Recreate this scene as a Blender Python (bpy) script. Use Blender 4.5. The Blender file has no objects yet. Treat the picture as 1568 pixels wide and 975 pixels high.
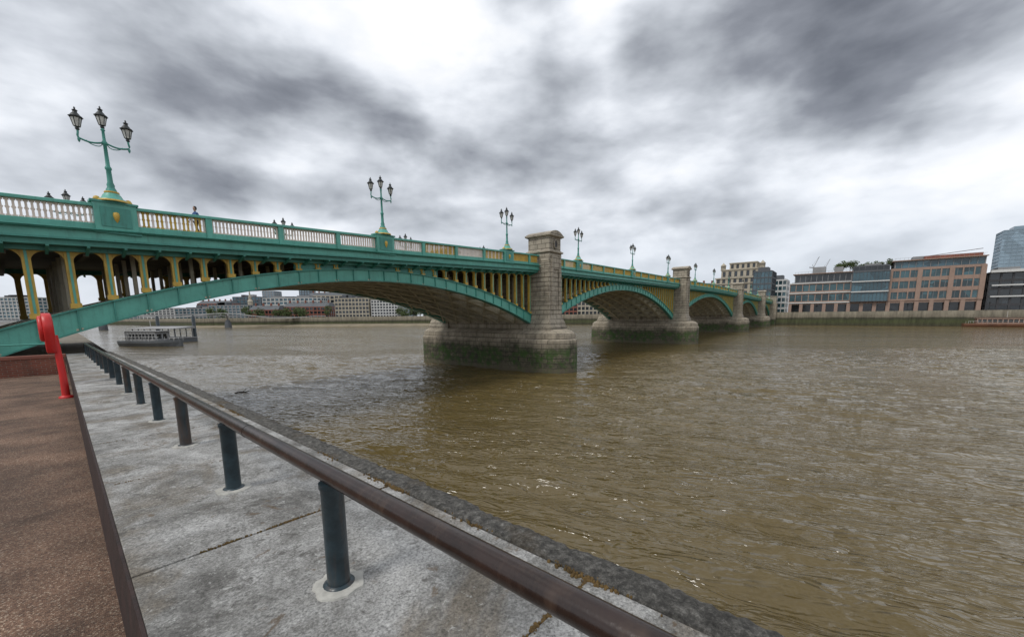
import bpy, math, random
import numpy as np
from mathutils import Vector, Matrix
random.seed(7)
S=bpy.context.scene
H0=7.5
EYE=H0
# ------------------------------------------------------------------ materials
def nt(name):
    m=bpy.data.materials.new(name); m.use_nodes=True
    n=m.node_tree.nodes; l=m.node_tree.links
    return m,n,l,n['Principled BSDF']
def ramp(n,stops):
    r=n.new('ShaderNodeValToRGB'); e=r.color_ramp.elements
    while len(e)<len(stops): e.new(0.5)
    for i,(p,c) in enumerate(stops):
        e[i].position=p; e[i].color=(c[0],c[1],c[2],1) if not isinstance(c,(int,float)) else (c,c,c,1)
    return r
def noise(n,l,vec,scale,detail=4,rough=.55,dist=0):
    t=n.new('ShaderNodeTexNoise'); t.inputs['Scale'].default_value=scale; t.inputs['Detail'].default_value=detail
    t.inputs['Roughness'].default_value=rough; t.inputs['Distortion'].default_value=dist
    l.new(vec,t.inputs['Vector']); return t.outputs['Fac']
def mixc(n,l,fac,a,b,mode='MIX'):
    x=n.new('ShaderNodeMix'); x.data_type='RGBA'; x.blend_type=mode
    for s,v in ((x.inputs[0],fac),(x.inputs[6],a),(x.inputs[7],b)):
        if isinstance(v,(int,float)): s.default_value=v
        elif isinstance(v,tuple): s.default_value=(v[0],v[1],v[2],1)
        else: l.new(v,s)
    return x.outputs[2]
def math_(n,l,op,a,b=0.0,clamp=False):
    x=n.new('ShaderNodeMath'); x.operation=op; x.use_clamp=clamp
    for s,v in ((x.inputs[0],a),(x.inputs[1],b)):
        if isinstance(v,(int,float)): s.default_value=v
        else: l.new(v,s)
    return x.outputs[0]
def bump(n,l,bs,h,strength=.5,dist=.02):
    b=n.new('ShaderNodeBump'); b.inputs['Strength'].default_value=strength; b.inputs['Distance'].default_value=dist
    l.new(h,b.inputs['Height']); l.new(b.outputs[0],bs.inputs['Normal']); return b
def paint(name,c,rough=.5,var=.35,scale=1.2,dirt=(.05,.045,.035),dirtamt=.35,bmp=.15,metal=0):
    m,n,l,bs=nt(name); tc=n.new('ShaderNodeTexCoord').outputs['Object']
    a=noise(n,l,tc,scale,5,.65)
    c2=tuple(x*(1-var) for x in c); c3=tuple(min(1,x*(1+var*.5)) for x in c)
    r=ramp(n,[(.3,c2),(.6,c),(.8,c3)]); l.new(a,r.inputs[0])
    mp=n.new('ShaderNodeMapping'); mp.inputs['Scale'].default_value=(6,6,.7); l.new(tc,mp.inputs[0])
    d=noise(n,l,mp.outputs[0],.9,5,.7)
    dr=ramp(n,[(.52,0.0),(.75,1.0)]); l.new(d,dr.inputs[0])
    f=math_(n,l,'MULTIPLY',dr.outputs[0],dirtamt)
    l.new(mixc(n,l,f,r.outputs[0],dirt),bs.inputs['Base Color'])
    bs.inputs['Roughness'].default_value=rough; bs.inputs['Metallic'].default_value=metal
    if bmp: bump(n,l,bs,noise(n,l,tc,30,3),bmp,.01)
    return m
def masonry(name,c,c2,mortar,bw=1.3,bh=.6,algae=False,rough=.85,squash=.03,dark=(.05,.045,.035),damt=.55):
    m,n,l,bs=nt(name); tc=n.new('ShaderNodeTexCoord').outputs['Object']
    sx=n.new('ShaderNodeSeparateXYZ'); l.new(tc,sx.inputs[0])
    xy=math_(n,l,'ADD',sx.outputs[0],sx.outputs[1])
    cb=n.new('ShaderNodeCombineXYZ'); l.new(xy,cb.inputs[0]); l.new(sx.outputs[2],cb.inputs[1])
    b=n.new('ShaderNodeTexBrick'); l.new(cb.outputs[0],b.inputs['Vector'])
    b.inputs['Color1'].default_value=(*c,1); b.inputs['Color2'].default_value=(*c2,1); b.inputs['Mortar'].default_value=(*mortar,1)
    b.inputs['Scale'].default_value=1; b.inputs['Mortar Size'].default_value=squash; b.inputs['Brick Width'].default_value=bw; b.inputs['Row Height'].default_value=bh
    a=noise(n,l,tc,.8,7,.7); r=ramp(n,[(.3,.62),(.55,1.0),(.8,1.3)]); l.new(a,r.inputs[0])
    col=mixc(n,l,1.0,b.outputs['Color'],r.outputs[0],'MULTIPLY')
    mp=n.new('ShaderNodeMapping'); mp.inputs['Scale'].default_value=(2.5,2.5,.35); l.new(tc,mp.inputs[0])
    st=noise(n,l,mp.outputs[0],.8,6,.7); sr=ramp(n,[(.5,0.0),(.72,damt)]); l.new(st,sr.inputs[0])
    col=mixc(n,l,sr.outputs[0],col,dark)
    if algae:
        w=noise(n,l,tc,.5,6,.7); zz=math_(n,l,'ADD',sx.outputs[2],math_(n,l,'MULTIPLY',math_(n,l,'SUBTRACT',w,.5),3.6))
        mr=n.new('ShaderNodeMapRange'); mr.inputs[1].default_value=algae+.2; mr.inputs[2].default_value=algae-1.3; l.new(zz,mr.inputs[0])
        gn=noise(n,l,tc,.9,8,.75); gr=ramp(n,[(.36,(.02,.02,.013)),(.47,(.06,.056,.036)),(.56,(.11,.10,.065)),(.66,(.20,.175,.12))]); l.new(gn,gr.inputs[0])
        gg=mixc(n,l,b.outputs['Fac'],gr.outputs[0],(.02,.02,.014))
        col=mixc(n,l,math_(n,l,'MULTIPLY',mr.outputs[0],.92),col,gg)
        m2=n.new('ShaderNodeMapRange'); m2.inputs[1].default_value=-4.0; m2.inputs[2].default_value=-5.2; l.new(zz,m2.inputs[0])
        n2=noise(n,l,tc,.7,7,.75); r2=ramp(n,[(.46,0.0),(.56,.9)]); l.new(n2,r2.inputs[0])
        col=mixc(n,l,math_(n,l,'MULTIPLY',m2.outputs[0],r2.outputs[0]),col,(.045,.10,.018))
        m3=n.new('ShaderNodeMapRange'); m3.inputs[1].default_value=-6.7; m3.inputs[2].default_value=-7.1; l.new(zz,m3.inputs[0])
        col=mixc(n,l,math_(n,l,'MULTIPLY',m3.outputs[0],.7),col,(.14,.12,.08))
    l.new(col,bs.inputs['Base Color']); bs.inputs['Roughness'].default_value=rough
    hh=math_(n,l,'SUBTRACT',math_(n,l,'MULTIPLY',noise(n,l,tc,5,6,.7),.5),b.outputs['Fac'])
    bump(n,l,bs,hh,.8,.06)
    return m
def glass(name,c,rough=.08,var=.5,scale=.25):
    m,n,l,bs=nt(name); tc=n.new('ShaderNodeTexCoord').outputs['Object']
    v=n.new('ShaderNodeTexVoronoi'); v.inputs['Scale'].default_value=scale; l.new(tc,v.inputs['Vector'])
    r=ramp(n,[(.2,tuple(x*(1-var) for x in c)),(.6,c),(.9,tuple(min(1,x*(1+var)) for x in c))]); l.new(v.outputs['Color'],r.inputs[0])
    l.new(r.outputs[0],bs.inputs['Base Color']); bs.inputs['Roughness'].default_value=rough
    bs.inputs['Specular IOR Level'].default_value=.8
    bump(n,l,bs,noise(n,l,tc,.4,2),.15,.05)
    return m
M={}
M['green']=paint('bridge_green_paint',(.07,.31,.25),.42,.28,.7,(.03,.06,.05),.5)
M['green2']=paint('bridge_green_light',(.12,.42,.335),.42,.22,.9,(.04,.08,.06),.4)
M['greend']=paint('bridge_green_dark',(.03,.11,.095),.5,.35,.9)
M['yellow']=paint('bridge_yellow_paint',(.68,.44,.08),.5,.3,1.5,(.12,.08,.03),.5)
M['white']=paint('baluster_cream',(.84,.72,.62),.55,.15,2,(.3,.2,.15),.4)
M['soffit']=paint('soffit_cream_paint',(.60,.55,.42),.6,.25,.8,(.12,.09,.06),.6)
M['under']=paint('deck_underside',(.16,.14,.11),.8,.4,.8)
M['black']=paint('black_iron',(.02,.025,.025),.45,.3)
M['lampglass']=glass('lantern_glass',(.55,.55,.5),.15,.2,3)
M['asphalt']=paint('road_asphalt',(.05,.05,.05),.9,.2,3)
M['granite']=masonry('pier_granite',(.42,.37,.29),(.35,.305,.24),(.13,.11,.085),1.3,.6,False,damt=.4)
M['pierbase']=masonry('pier_base_granite',(.45,.39,.30),(.37,.32,.245),(.12,.10,.075),1.5,.62,-3.3)
M['embank']=masonry('embankment_stone',(.24,.21,.16),(.2,.17,.13),(.08,.07,.05),1.6,.6,-3.4)
M['red']=paint('red_paint',(.60,.022,.02),.4,.15,4,(.2,.02,.02),.3,.05)
M['railbrown']=paint('handrail_brown',(.030,.016,.012),.24,.5,9,(.10,.065,.045),.5,.1)
M['postblue']=paint('post_blue_black',(.024,.044,.055),.33,.6,9,(.12,.06,.03),.8,.25)
M['brick']=masonry('red_brick',(.24,.07,.04),(.18,.055,.035),(.25,.2,.16),.225,.075,False,squash=.006)
M['beige']=paint('stone_beige',(.46,.41,.32),.85,.2,.2)
M['grey']=paint('concrete_grey',(.30,.30,.30),.85,.2,.2)
M['pale']=paint('pale_render',(.50,.50,.48),.8,.15,.1)
M['brown']=paint('pink_brown_stone',(.34,.235,.185),.8,.15,.3)
M['redb']=paint('terracotta',(.26,.10,.07),.85,.25,.2)
M['slate']=paint('slate_roof',(.11,.12,.13),.7,.3,.3)
M['whitep']=paint('white_cladding',(.62,.62,.60),.5,.08,.3)
M['dark']=paint('dark_cladding',(.05,.05,.055),.6,.3,.3)
M['gl_blue']=glass('blue_glass',(.05,.11,.14))
M['gl_teal']=glass('teal_glass',(.035,.085,.10),.1,.6)
M['gl_dark']=glass('dark_glass',(.02,.025,.03))
M['gl_haze']=glass('haze_tinted_tower_glass',(.22,.30,.36),.25,.2,.1)  # distance haze painted into the glass as a paler, bluer colour
M['skin']=paint('skin',(.42,.24,.17),.6,.1,5,(.3,.15,.1),.1,0)
M['jacket']=paint('blue_jacket',(.04,.10,.26),.8,.2,5)
M['hair']=paint('dark_hair',(.015,.011,.009),.6,.2,9)
M['trouser']=paint('dark_trousers',(.02,.02,.025),.85,.2,5)
M['hull']=paint('rusty_hull',(.20,.09,.05),.6,.4,.6)
M['foliage']=paint('foliage',(.10,.14,.045),.8,.5,.6)
M['bark']=paint('bark',(.08,.06,.045),.9,.3,2)
M['moss']=paint('orange_moss',(.13,.08,.025),.95,.6,14,(.05,.05,.015),.8,.5)
M['grout']=paint('grout',(.46,.45,.41),.9,.35,14,(.12,.1,.08),.6,.5)

def concrete():
    m,n,l,bs=nt('coping_concrete'); tc=n.new('ShaderNodeTexCoord').outputs['Object']
    a=noise(n,l,tc,1.9,9,.75,.4); r=ramp(n,[(.36,(.14,.135,.125)),(.45,(.25,.245,.23)),(.54,(.38,.375,.36)),(.66,(.52,.515,.50))]); l.new(a,r.inputs[0])
    s=noise(n,l,tc,70,5,.8); sr=ramp(n,[(.36,.40),(.5,.95),(.64,1.45)]); l.new(s,sr.inputs[0])
    col=mixc(n,l,1.0,r.outputs[0],sr.outputs[0],'MULTIPLY')
    d=noise(n,l,tc,.9,6,.65,.8); dr=ramp(n,[(.50,0.0),(.60,.75)]); l.new(d,dr.inputs[0])
    col=mixc(n,l,dr.outputs[0],col,mixc(n,l,1.0,(.18,.15,.11),sr.outputs[0],'MULTIPLY'))
    v=noise(n,l,tc,17,7,.8); vr=ramp(n,[(.59,0.0),(.65,.75)]); l.new(v,vr.inputs[0])
    col=mixc(n,l,vr.outputs[0],col,(.60,.60,.57))
    v2=noise(n,l,tc,6,8,.78); vr2=ramp(n,[(.56,0.0),(.63,.8)]); l.new(v2,vr2.inputs[0])
    col=mixc(n,l,vr2.outputs[0],col,(.085,.08,.07))
    v3=noise(n,l,tc,2.7,5,.7,1.5); vr3=ramp(n,[(.63,0.0),(.67,.65)]); l.new(v3,vr3.inputs[0])
    col=mixc(n,l,vr3.outputs[0],col,(.12,.075,.035))
    l.new(col,bs.inputs['Base Color']); bs.inputs['Roughness'].default_value=.78
    h=math_(n,l,'ADD',s,math_(n,l,'MULTIPLY',v,.8)); bump(n,l,bs,h,.9,.012)
    return m
M['coping']=concrete()
def roughstone():
    m,n,l,bs=nt('rough_edge_stone'); tc=n.new('ShaderNodeTexCoord').outputs['Object']
    a=noise(n,l,tc,22,9,.85); r=ramp(n,[(.38,(.03,.028,.024)),(.5,(.10,.095,.085)),(.58,(.2,.19,.17)),(.68,(.42,.41,.38))]); l.new(a,r.inputs[0])
    o=noise(n,l,tc,1.3,5,.6); orr=ramp(n,[(.58,0.0),(.68,.5)]); l.new(o,orr.inputs[0])
    l.new(mixc(n,l,orr.outputs[0],r.outputs[0],(.12,.08,.035)),bs.inputs['Base Color']); bs.inputs['Roughness'].default_value=.95
    bump(n,l,bs,a,1,.035); return m
M['edge']=roughstone()
def gravelpath():
    m,n,l,bs=nt('walkway_surface'); tc=n.new('ShaderNodeTexCoord').outputs['Object']
    v=n.new('ShaderNodeTexVoronoi'); v.inputs['Scale'].default_value=130; l.new(tc,v.inputs['Vector'])
    sp=n.new('ShaderNodeSeparateColor'); l.new(v.outputs['Color'],sp.inputs[0])
    r=ramp(n,[(.1,(.070,.040,.027)),(.5,(.135,.076,.048)),(.85,(.19,.115,.075)),(.98,(.34,.27,.2))]); l.new(sp.outputs[0],r.inputs[0])
    a=noise(n,l,tc,1.1,6,.65); ar=ramp(n,[(.35,.5),(.65,1.4)]); l.new(a,ar.inputs[0])
    l.new(mixc(n,l,1.0,r.outputs[0],ar.outputs[0],'MULTIPLY'),bs.inputs['Base Color']); bs.inputs['Roughness'].default_value=.85
    bump(n,l,bs,v.outputs['Distance'],.6,.01); return m
M['path']=gravelpath()
M['kerb']=paint('kerb_dark_red',(.035,.017,.014),.75,.6,7,(.015,.012,.01),.8,.8)
M['ground']=paint('ground_paving',(.2,.19,.17),.9,.25,.1)
M['sand']=paint('foreshore',(.26,.22,.15),.95,.35,.15,(.06,.05,.035),.5,.5)
def waterm():
    m,n,l,bs=nt('river_water'); tc=n.new('ShaderNodeTexCoord').outputs['Object']
    m0=n.new('ShaderNodeMapping'); m0.inputs['Rotation'].default_value=(0,0,math.radians(24)); l.new(tc,m0.inputs[0])
    mp=n.new('ShaderNodeMapping'); mp.inputs['Scale'].default_value=(.42,1.25,1); l.new(m0.outputs[0],mp.inputs[0])
    p=mp.outputs[0]
    n1=noise(n,l,p,.42,2,.5,.5); n2=noise(n,l,p,1.6,2,.5,.5); n3=noise(n,l,p,4.5,2,.5,.4)
    m1=n.new('ShaderNodeMapping'); m1.inputs['Scale'].default_value=(.5,1.6,1); l.new(m0.outputs[0],m1.inputs[0])
    big=noise(n,l,m1.outputs[0],.035,4,.6,1.0)
    br=ramp(n,[(.38,.45),(.60,1.3)]); l.new(big,br.inputs[0])
    rd=math_(n,l,'SUBTRACT',1.0,math_(n,l,'ABSOLUTE',math_(n,l,'SUBTRACT',math_(n,l,'MULTIPLY',n2,2.0),1.0)))
    h=math_(n,l,'ADD',math_(n,l,'MULTIPLY',n1,.8),math_(n,l,'MULTIPLY',rd,.55))
    h=math_(n,l,'ADD',h,math_(n,l,'MULTIPLY',n3,.13))
    h=math_(n,l,'MULTIPLY',h,br.outputs[0])
    r=ramp(n,[(.3,(.108,.078,.028)),(.7,(.145,.107,.043))]); l.new(noise(n,l,tc,.02,3),r.inputs[0])
    l.new(r.outputs[0],bs.inputs['Base Color']); bs.inputs['Roughness'].default_value=.09; bs.inputs['IOR'].default_value=1.5
    bump(n,l,bs,h,1.0,.42)
    return m
M['water']=waterm()

# ------------------------------------------------------------------ mesh builder
class MB:
    def __init__(s): s.v=[];s.f=[];s.m=[];s.mats=[];s.sm=[]
    def mi(s,k):
        if k not in s.mats: s.mats.append(k)
        return s.mats.index(k)
    def add(s,vs,fs,k,smooth=False):
        o=len(s.v); s.v+= [tuple(v) for v in vs]; i=s.mi(k)
        for f in fs: s.f.append(tuple(o+a for a in f)); s.m.append(i); s.sm.append(smooth)
    def box(s,x0,x1,y0,y1,z0,z1,k):
        s.hexa([(x0,y0,z0),(x1,y0,z0),(x1,y1,z0),(x0,y1,z0),(x0,y0,z1),(x1,y0,z1),(x1,y1,z1),(x0,y1,z1)],k)
    def hexa(s,v,k): s.add(v,[(3,2,1,0),(4,5,6,7),(0,1,5,4),(1,2,6,5),(2,3,7,6),(3,0,4,7)],k)
    def beam(s,a,b,w,h,k):
        a=Vector(a);b=Vector(b);d=(b-a).normalized(); up=Vector((0,0,1))
        if abs(d.z)>.95: up=Vector((1,0,0))
        r=d.cross(up).normalized()*w/2; u=r.cross(d).normalized()*h/2
        s.hexa([a-r-u,a+r-u,b+r-u,b-r-u,a-r+u,a+r+u,b+r+u,b-r+u],k)
    def loft(s,rings,k,cap=True,smooth=False):
        n=len(rings[0]); vs=[p for r in rings for p in r]; fs=[]
        for i in range(len(rings)-1):
            for j in range(n):
                fs.append((i*n+j,i*n+(j+1)%n,(i+1)*n+(j+1)%n,(i+1)*n+j))
        s.add(vs,fs,k,smooth)
        if cap:
            s.add(rings[0],[tuple(reversed(range(n)))],k); s.add(rings[-1],[tuple(range(n))],k)
    def lathe(s,c,prof,k,seg=12,smooth=True,rot=0):
        rings=[[(c[0]+r*math.cos(rot+2*math.pi*j/seg),c[1]+r*math.sin(rot+2*math.pi*j/seg),c[2]+z) for j in range(seg)] for r,z in prof]
        s.loft(rings,k,True,smooth)
    def tube(s,pts,r,k,seg=10,smooth=True):
        rings=[]; P=[Vector(p) for p in pts]
        rr=r if isinstance(r,(list,tuple)) else [r]*len(P)
        for i,p in enumerate(P):
            d=(P[min(i+1,len(P)-1)]-P[max(i-1,0)]).normalized(); up=Vector((0,0,1)) if abs(d.z)<.9 else Vector((1,0,0))
            a=d.cross(up).normalized(); b=a.cross(d).normalized()
            rings.append([tuple(p+a*rr[i]*math.cos(2*math.pi*j/seg)+b*rr[i]*math.sin(2*math.pi*j/seg)) for j in range(seg)])
        s.loft(rings,k,True,smooth)
    def sweep(s,prof,sv,zf,k):
        s.loft([[(x,t,zf(x)+dz) for t,dz in prof] for x in sv],k)
    def obj(s,name,parent=None,loc=(0,0,0),rot=0,bevel=0):
        me=bpy.data.meshes.new(name); me.from_pydata(s.v,[],s.f)
        for k in s.mats: me.materials.append(M[k])
        me.polygons.foreach_set('material_index',s.m); me.polygons.foreach_set('use_smooth',s.sm); me.update()
        o=bpy.data.objects.new(name,me); S.collection.objects.link(o); o.location=loc; o.rotation_euler=(0,0,rot)
        if parent: o.parent=parent
        if bevel:
            b=o.modifiers.new('b','BEVEL'); b.width=bevel; b.segments=2; b.limit_method='ANGLE'
        return o
def empty(name,loc=(0,0,0),rot=0):
    o=bpy.data.objects.new(name,None); S.collection.objects.link(o); o.location=loc; o.rotation_euler=(0,0,rot); return o
def lerp(tab,x):
    if x<=tab[0][0]:
        (a,b),(c,d)=tab[0],tab[1]; return b+(d-b)*(x-a)/(c-a)
    for (a,b),(c,d) in zip(tab,tab[1:]):
        if x<=c: return b+(d-b)*(x-a)/(c-a)
    return tab[-1][1]
def frange(a,b,st):
    n=max(1,int(round((b-a)/st))); return [a+(b-a)*i/n for i in range(n+1)]

# ------------------------------------------------------------------ BRIDGE (local x along the bridge, y across, z relative to eye)
BROT=math.atan2(.781,.625); BLOC=(4.9,53.0,H0)
def W(s,t): return (4.9+.6248*s-.7808*t, 53.0+.7808*s+.6248*t)
bridge=empty('arch_bridge',BLOC,BROT)
ZT=[(-60,5.2),(-44.5,5.85),(-23,6.75),(0,7.67),(30,8.05),(60,8.3),(96,8.7),(133,8.5),(195,7.9),(242,7.2),(300,6.4)]
def zt(x):
    return sum(lerp(ZT,x+d) for d in (-4,-2,0,2,4))/5
PIERS=[0,60,133,195]
TW=2.8
ARCH=[(-45.5,.4,3.15),(2.4,60.4,4.5),(62.4,133.4,5.1),(135.4,195.4,4.6),(197.4,240,3.6)]
SPR=-1.75
T0,T1=2.8,19.8
P0,P1=1.6,21.0
FB=2.3
def az(a,x):
    m=(a[0]+a[1])/2;h=(a[1]-a[0])/2
    if a[0]<-40: m+=.8
    return a[2]-(a[2]-SPR)*((x-m)/h)**2
def rd(a,x):
    m=(a[0]+a[1])/2;h=(a[1]-a[0])/2; return .85+.35*((x-m)/h)**2
SV=frange(-60,242,2)
b=MB()
for sgn in (0,1):
    def T(t): return P0+t if sgn==0 else P1-t
    def pr(lst):
        return [(T(t),z) for t,z in lst]
    b.sweep(pr([(-.10,-.16),(-.10,-.03),(-.03,0),(.33,0),(.40,-.03),(.40,-.16)]),SV,zt,'green2')
    b.sweep(pr([(0,-1.32),(0,-1.05),(.05,-1.0),(.25,-1.0),(.3,-1.05),(.3,-1.32)]),SV,zt,'green2')
    b.sweep(pr([(-.22,-1.44),(-.30,-1.36),(-.22,-1.32),(.6,-1.32),(.6,-1.44)]),SV,zt,'green')
    b.sweep(pr([(-.02,-1.84),(-.02,-1.44),(.6,-1.44),(.6,-1.84)]),SV,zt,'green2')
    b.sweep(pr([(-.16,-1.93),(-.16,-1.84),(.6,-1.84),(.6,-1.93)]),SV,zt,'green')
    b.sweep(pr([(.12,-2.2),(.12,-1.93),(.7,-1.93),(.7,-2.2)]),SV,zt,'green')
    b.sweep(pr([(.9,-FB-.12),(.9,-2.2),(1.6,-2.2),(1.6,-FB-.12)]),SV,zt,'green')
    for x in frange(-44,240,1.45):
        z=zt(x)
        yb=T(1.2)
        b.loft([[(x-.06,T(.14),z-2.2),(x-.06,T(.14),z-2.28),(x-.06,yb,z-2.6),(x-.06,yb,z-2.2)],[(x+.06,T(.14),z-2.2),(x+.06,T(.14),z-2.28),(x+.06,yb,z-2.6),(x+.06,yb,z-2.2)]],'green')
b.obj('fascia_and_cornice',bridge)
b=MB()
b.sweep([(P0+.62,-2.0),(P0+.62,-1.15),(6.0,-1.12),(6.0,-1.27),(16.6,-1.27),(16.6,-1.12),(P1-.62,-1.15),(P1-.62,-2.0)],SV,zt,'asphalt')
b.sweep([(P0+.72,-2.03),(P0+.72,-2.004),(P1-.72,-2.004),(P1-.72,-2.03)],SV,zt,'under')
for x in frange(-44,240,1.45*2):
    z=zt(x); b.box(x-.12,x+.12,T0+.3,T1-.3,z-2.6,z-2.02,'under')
b.obj('deck_slab',bridge)
RT=[T0+i*(T1-T0)/6 for i in range(7)]
b=MB(); sp=MB()
for ai,a in enumerate(ARCH):
    L=a[1]-a[0]; xs=frange(a[0],a[1],L/36)
    for ri,t in enumerate(RT):
        face=ri in (0,6); k='green2' if face else 'soffit'
        t0,t1=(t,t+.4) if ri<6 else (t-.4,t)
        if 0<ri<6: t0,t1=t-.09,t+.09
        b.loft([[(x,t0,az(a,x)),(x,t0,az(a,x)+rd(a,x)),(x,t1,az(a,x)+rd(a,x)),(x,t1,az(a,x))] for x in xs],k)
        e=.16
        for lo,hi in ((-.07,.003),(None,None)):
            b.loft([[(x,t0-e,(az(a,x)+(lo if lo is not None else rd(a,x)-.003))),(x,t0-e,(az(a,x)+(hi if hi is not None else rd(a,x)+.08))),
                     (x,t1+e,(az(a,x)+(hi if hi is not None else rd(a,x)+.08))),(x,t1+e,(az(a,x)+(lo if lo is not None else rd(a,x)-.003)))] for x in xs],'green' if face else 'soffit')
    n=max(6,int(L/1.45)); st=L/n
    pts=[a[0]+st*(i+.5) for i in range(n)]
    for i,x in enumerate(pts):
        z=az(a,x); r=rd(a,x); top=zt(x)-FB-.1
        for t,d in ((T0,-1),(T1,1)):
            b.box(x-.03,x+.03,min(t,t+d*.1),max(t,t+d*.1),z+.01,z+r-.01,'green')
        b.box(x-.09,x+.09,T0+.42,T1-.42,z+.15,z+r*.8,'soffit') if i%2==0 else None
        if i%2==0 and i+2<n:
            x2=pts[i+2]; z2=az(a,x2)
            for q in range(6):
                b.beam((x,RT[q],z+.06),(x2,RT[q+1],z2+.06),.2,.12,'soffit')
                b.beam((x,RT[q+1],z+.05),(x2,RT[q],z2+.05),.2,.11,'soffit')
        g=top-(z+r+.08)
        if g>.3:
            for ri,t in enumerate(RT):
                if 0<ri<6:
                    if i%2==0: sp.box(x-.1,x+.1,t-.1,t+.1,z+r,top+.2,'soffit')
                    continue
                d=-1 if ri==0 else 1
                ya,yb=(t,t+.3) if ri==0 else (t-.3,t)
                sp.box(x-.16,x+.16,ya,yb,z+r+.06,top+.2,'yellow')
                yo=t+d*.05
                sp.box(x-.05,x+.05,min(yo,t-d*.01),max(yo,t-d*.01),z+r+.2,top,'green2')
                sp.box(x-.22,x+.22,min(t+d*.09,t-d*.2),max(t+d*.09,t-d*.2),z+r+.083,z+r+.083+min(.26,g*.2),'yellow')
                R=min(.56,g*.6)
                for sd in (-1,1):
                    N=7; c=x+sd*(.15+R)
                    for q in range(N):
                        a0=math.pi/2*q/N; a1=math.pi/2*(q+1)/N
                        p=[(c-sd*R*math.cos(a0),top-R+R*math.sin(a0)),(c-sd*R*math.cos(a1),top-R+R*math.sin(a1))]
                        vv=[]
                        for y in (t+.02*-d+.04,t+.02*-d+.2) if ri==0 else (t-.2,t-.04):
                            vv+=[(p[0][0],y,p[0][1]),(p[1][0],y,p[1][1]),(p[1][0],y,top+.1),(p[0][0],y,top+.1)]
                        sp.add(vv,[(0,1,2,3),(7,6,5,4),(0,4,5,1)],'yellow')
    for x0,x1 in zip(xs,xs[1:]):
        g=zt(x0)-FB-az(a,x0)-rd(a,x0)
        if g<.85:
            for t0,t1 in ((T0+.1,T0+.3),(T1-.3,T1-.1)):
                sp.hexa([(x0,t0,az(a,x0)+.3),(x1,t0,az(a,x1)+.3),(x1,t1,az(a,x1)+.3),(x0,t1,az(a,x0)+.3),(x0,t0,zt(x0)-2.2),(x1,t0,zt(x1)-2.2),(x1,t1,zt(x1)-2.2),(x0,t1,zt(x0)-2.2)],'green')
b.obj('arch_ribs',bridge); sp.obj('spandrel_columns',bridge)
LAMPS=[-39.9,-23.1,-6.3,10.5,31,51.5,74,95,117,144,164,184,206,226]
b=MB()
def blocked(x,hw=0):
    return any(-.1-hw<x-p<TW+.1+hw for p in PIERS)
for side,t in ((0,P0),(1,P1)):
    d=-1 if side==0 else 1
    tc=t-d*.15
    stops=sorted(LAMPS+[-58]); stops.append(242)
    for p,q in zip(stops,stops[1:]):
        npan=max(1,round((q-p)/4.1)); w=(q-p)/npan
        for i in range(npan):
            x0=p+i*w;x1=x0+w
            if i>0 and not blocked(x0,.1):
                z=zt(x0); b.box(x0-.16,x0+.16,t-.06 if side==0 else t-.36,t+.36 if side==0 else t+.06,z-1.31,z-.02,'green2')
            lo=x0+(.22 if i>0 else .95); hi=x1-(.22 if i<npan-1 else .95)
            if side==1 and x0>30: continue
            stp=.2 if x0<0 else .28
            mixp=((i+int(p))%5==1 or (-23.5<p<0 and (i%2==1)))
            for xi,x in enumerate(frange(lo,hi,stp)):
                if blocked(x): continue
                col='yellow' if (x0>-7 or (mixp and xi%3)) else 'white'
                z=zt(x); b.box(x-.045,x+.045,tc-.045,tc+.045,z-1.0,z-.16,col)
                if x0<5:
                    b.add([(x-.085,tc,z-.58),(x,tc-.06,z-.58),(x+.085,tc,z-.58),(x,tc+.06,z-.58),(x,tc,z-.42),(x,tc,z-.74)],[(0,1,4),(1,2,4),(2,3,4),(3,0,4),(1,0,5),(2,1,5),(3,2,5),(0,3,5)],col)
                    b.box(x-.088,x+.088,tc-.03,tc+.03,z-.27,z-.158,col)
                    b.box(x-.088,x+.088,tc-.03,tc+.03,z-1.005,z-.92,col)
    for x in LAMPS:
        z=zt(x); y0,y1=sorted((t+d*.14,t-d*.5))
        b.box(x-.85,x+.85,y0,y1,z-1.34,z+.06,'green2')
        b.box(x-.95,x+.95,y0-.06,y1+.06,z+.06,z+.16,'green')
        b.box(x-.95,x+.95,y0-.05,y1+.05,z-1.5,z-1.34,'green')
        yo=t+d*.14
        b.box(x-.6,x+.6,min(yo,yo+d*.04),max(yo,yo+d*.04),z-1.15,z-.15,'green')
        b.lathe((x,t-d*.18,z+.16),[(.62,0),(.60,.12),(.45,.2),(.38,.36),(.26,.5),(.2,.62)],'green2',12)
        b.lathe((x,t-d*.18,z+.16),[(.66,.003),(.66,.07),(.62,.09)],'yellow',12)
        b.lathe((x,t-d*.18,z+.16),[(.3,.46),(.32,.5),(.3,.55)],'yellow',12)
        b.lathe((x,yo+d*.04,z-.62),[(.02,-.3),(.1,-.15),(.14,.05),(.12,.2),(.02,.24)],'yellow',8)
        for xx in (-.62,.62): b.lathe((x+xx,t-d*.18,z+.16),[(.13,0),(.16,.1),(.1,.22),(.0,.26)],'yellow',8)
b.obj('parapet',bridge)
def outline(ins,z,t0=0,t1=22.6,r=3.0,c=1.4):
    R=r-ins; o=[]
    for i in range(13):
        an=math.pi+math.pi*i/12; o.append((c+R*math.cos(an)*1.0,t0+R*math.sin(an)*.98,z))
    for i in range(13):
        an=math.pi*i/12; o.append((c+R*math.cos(an),t1+R*math.sin(an)*.98,z))
    return o
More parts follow.
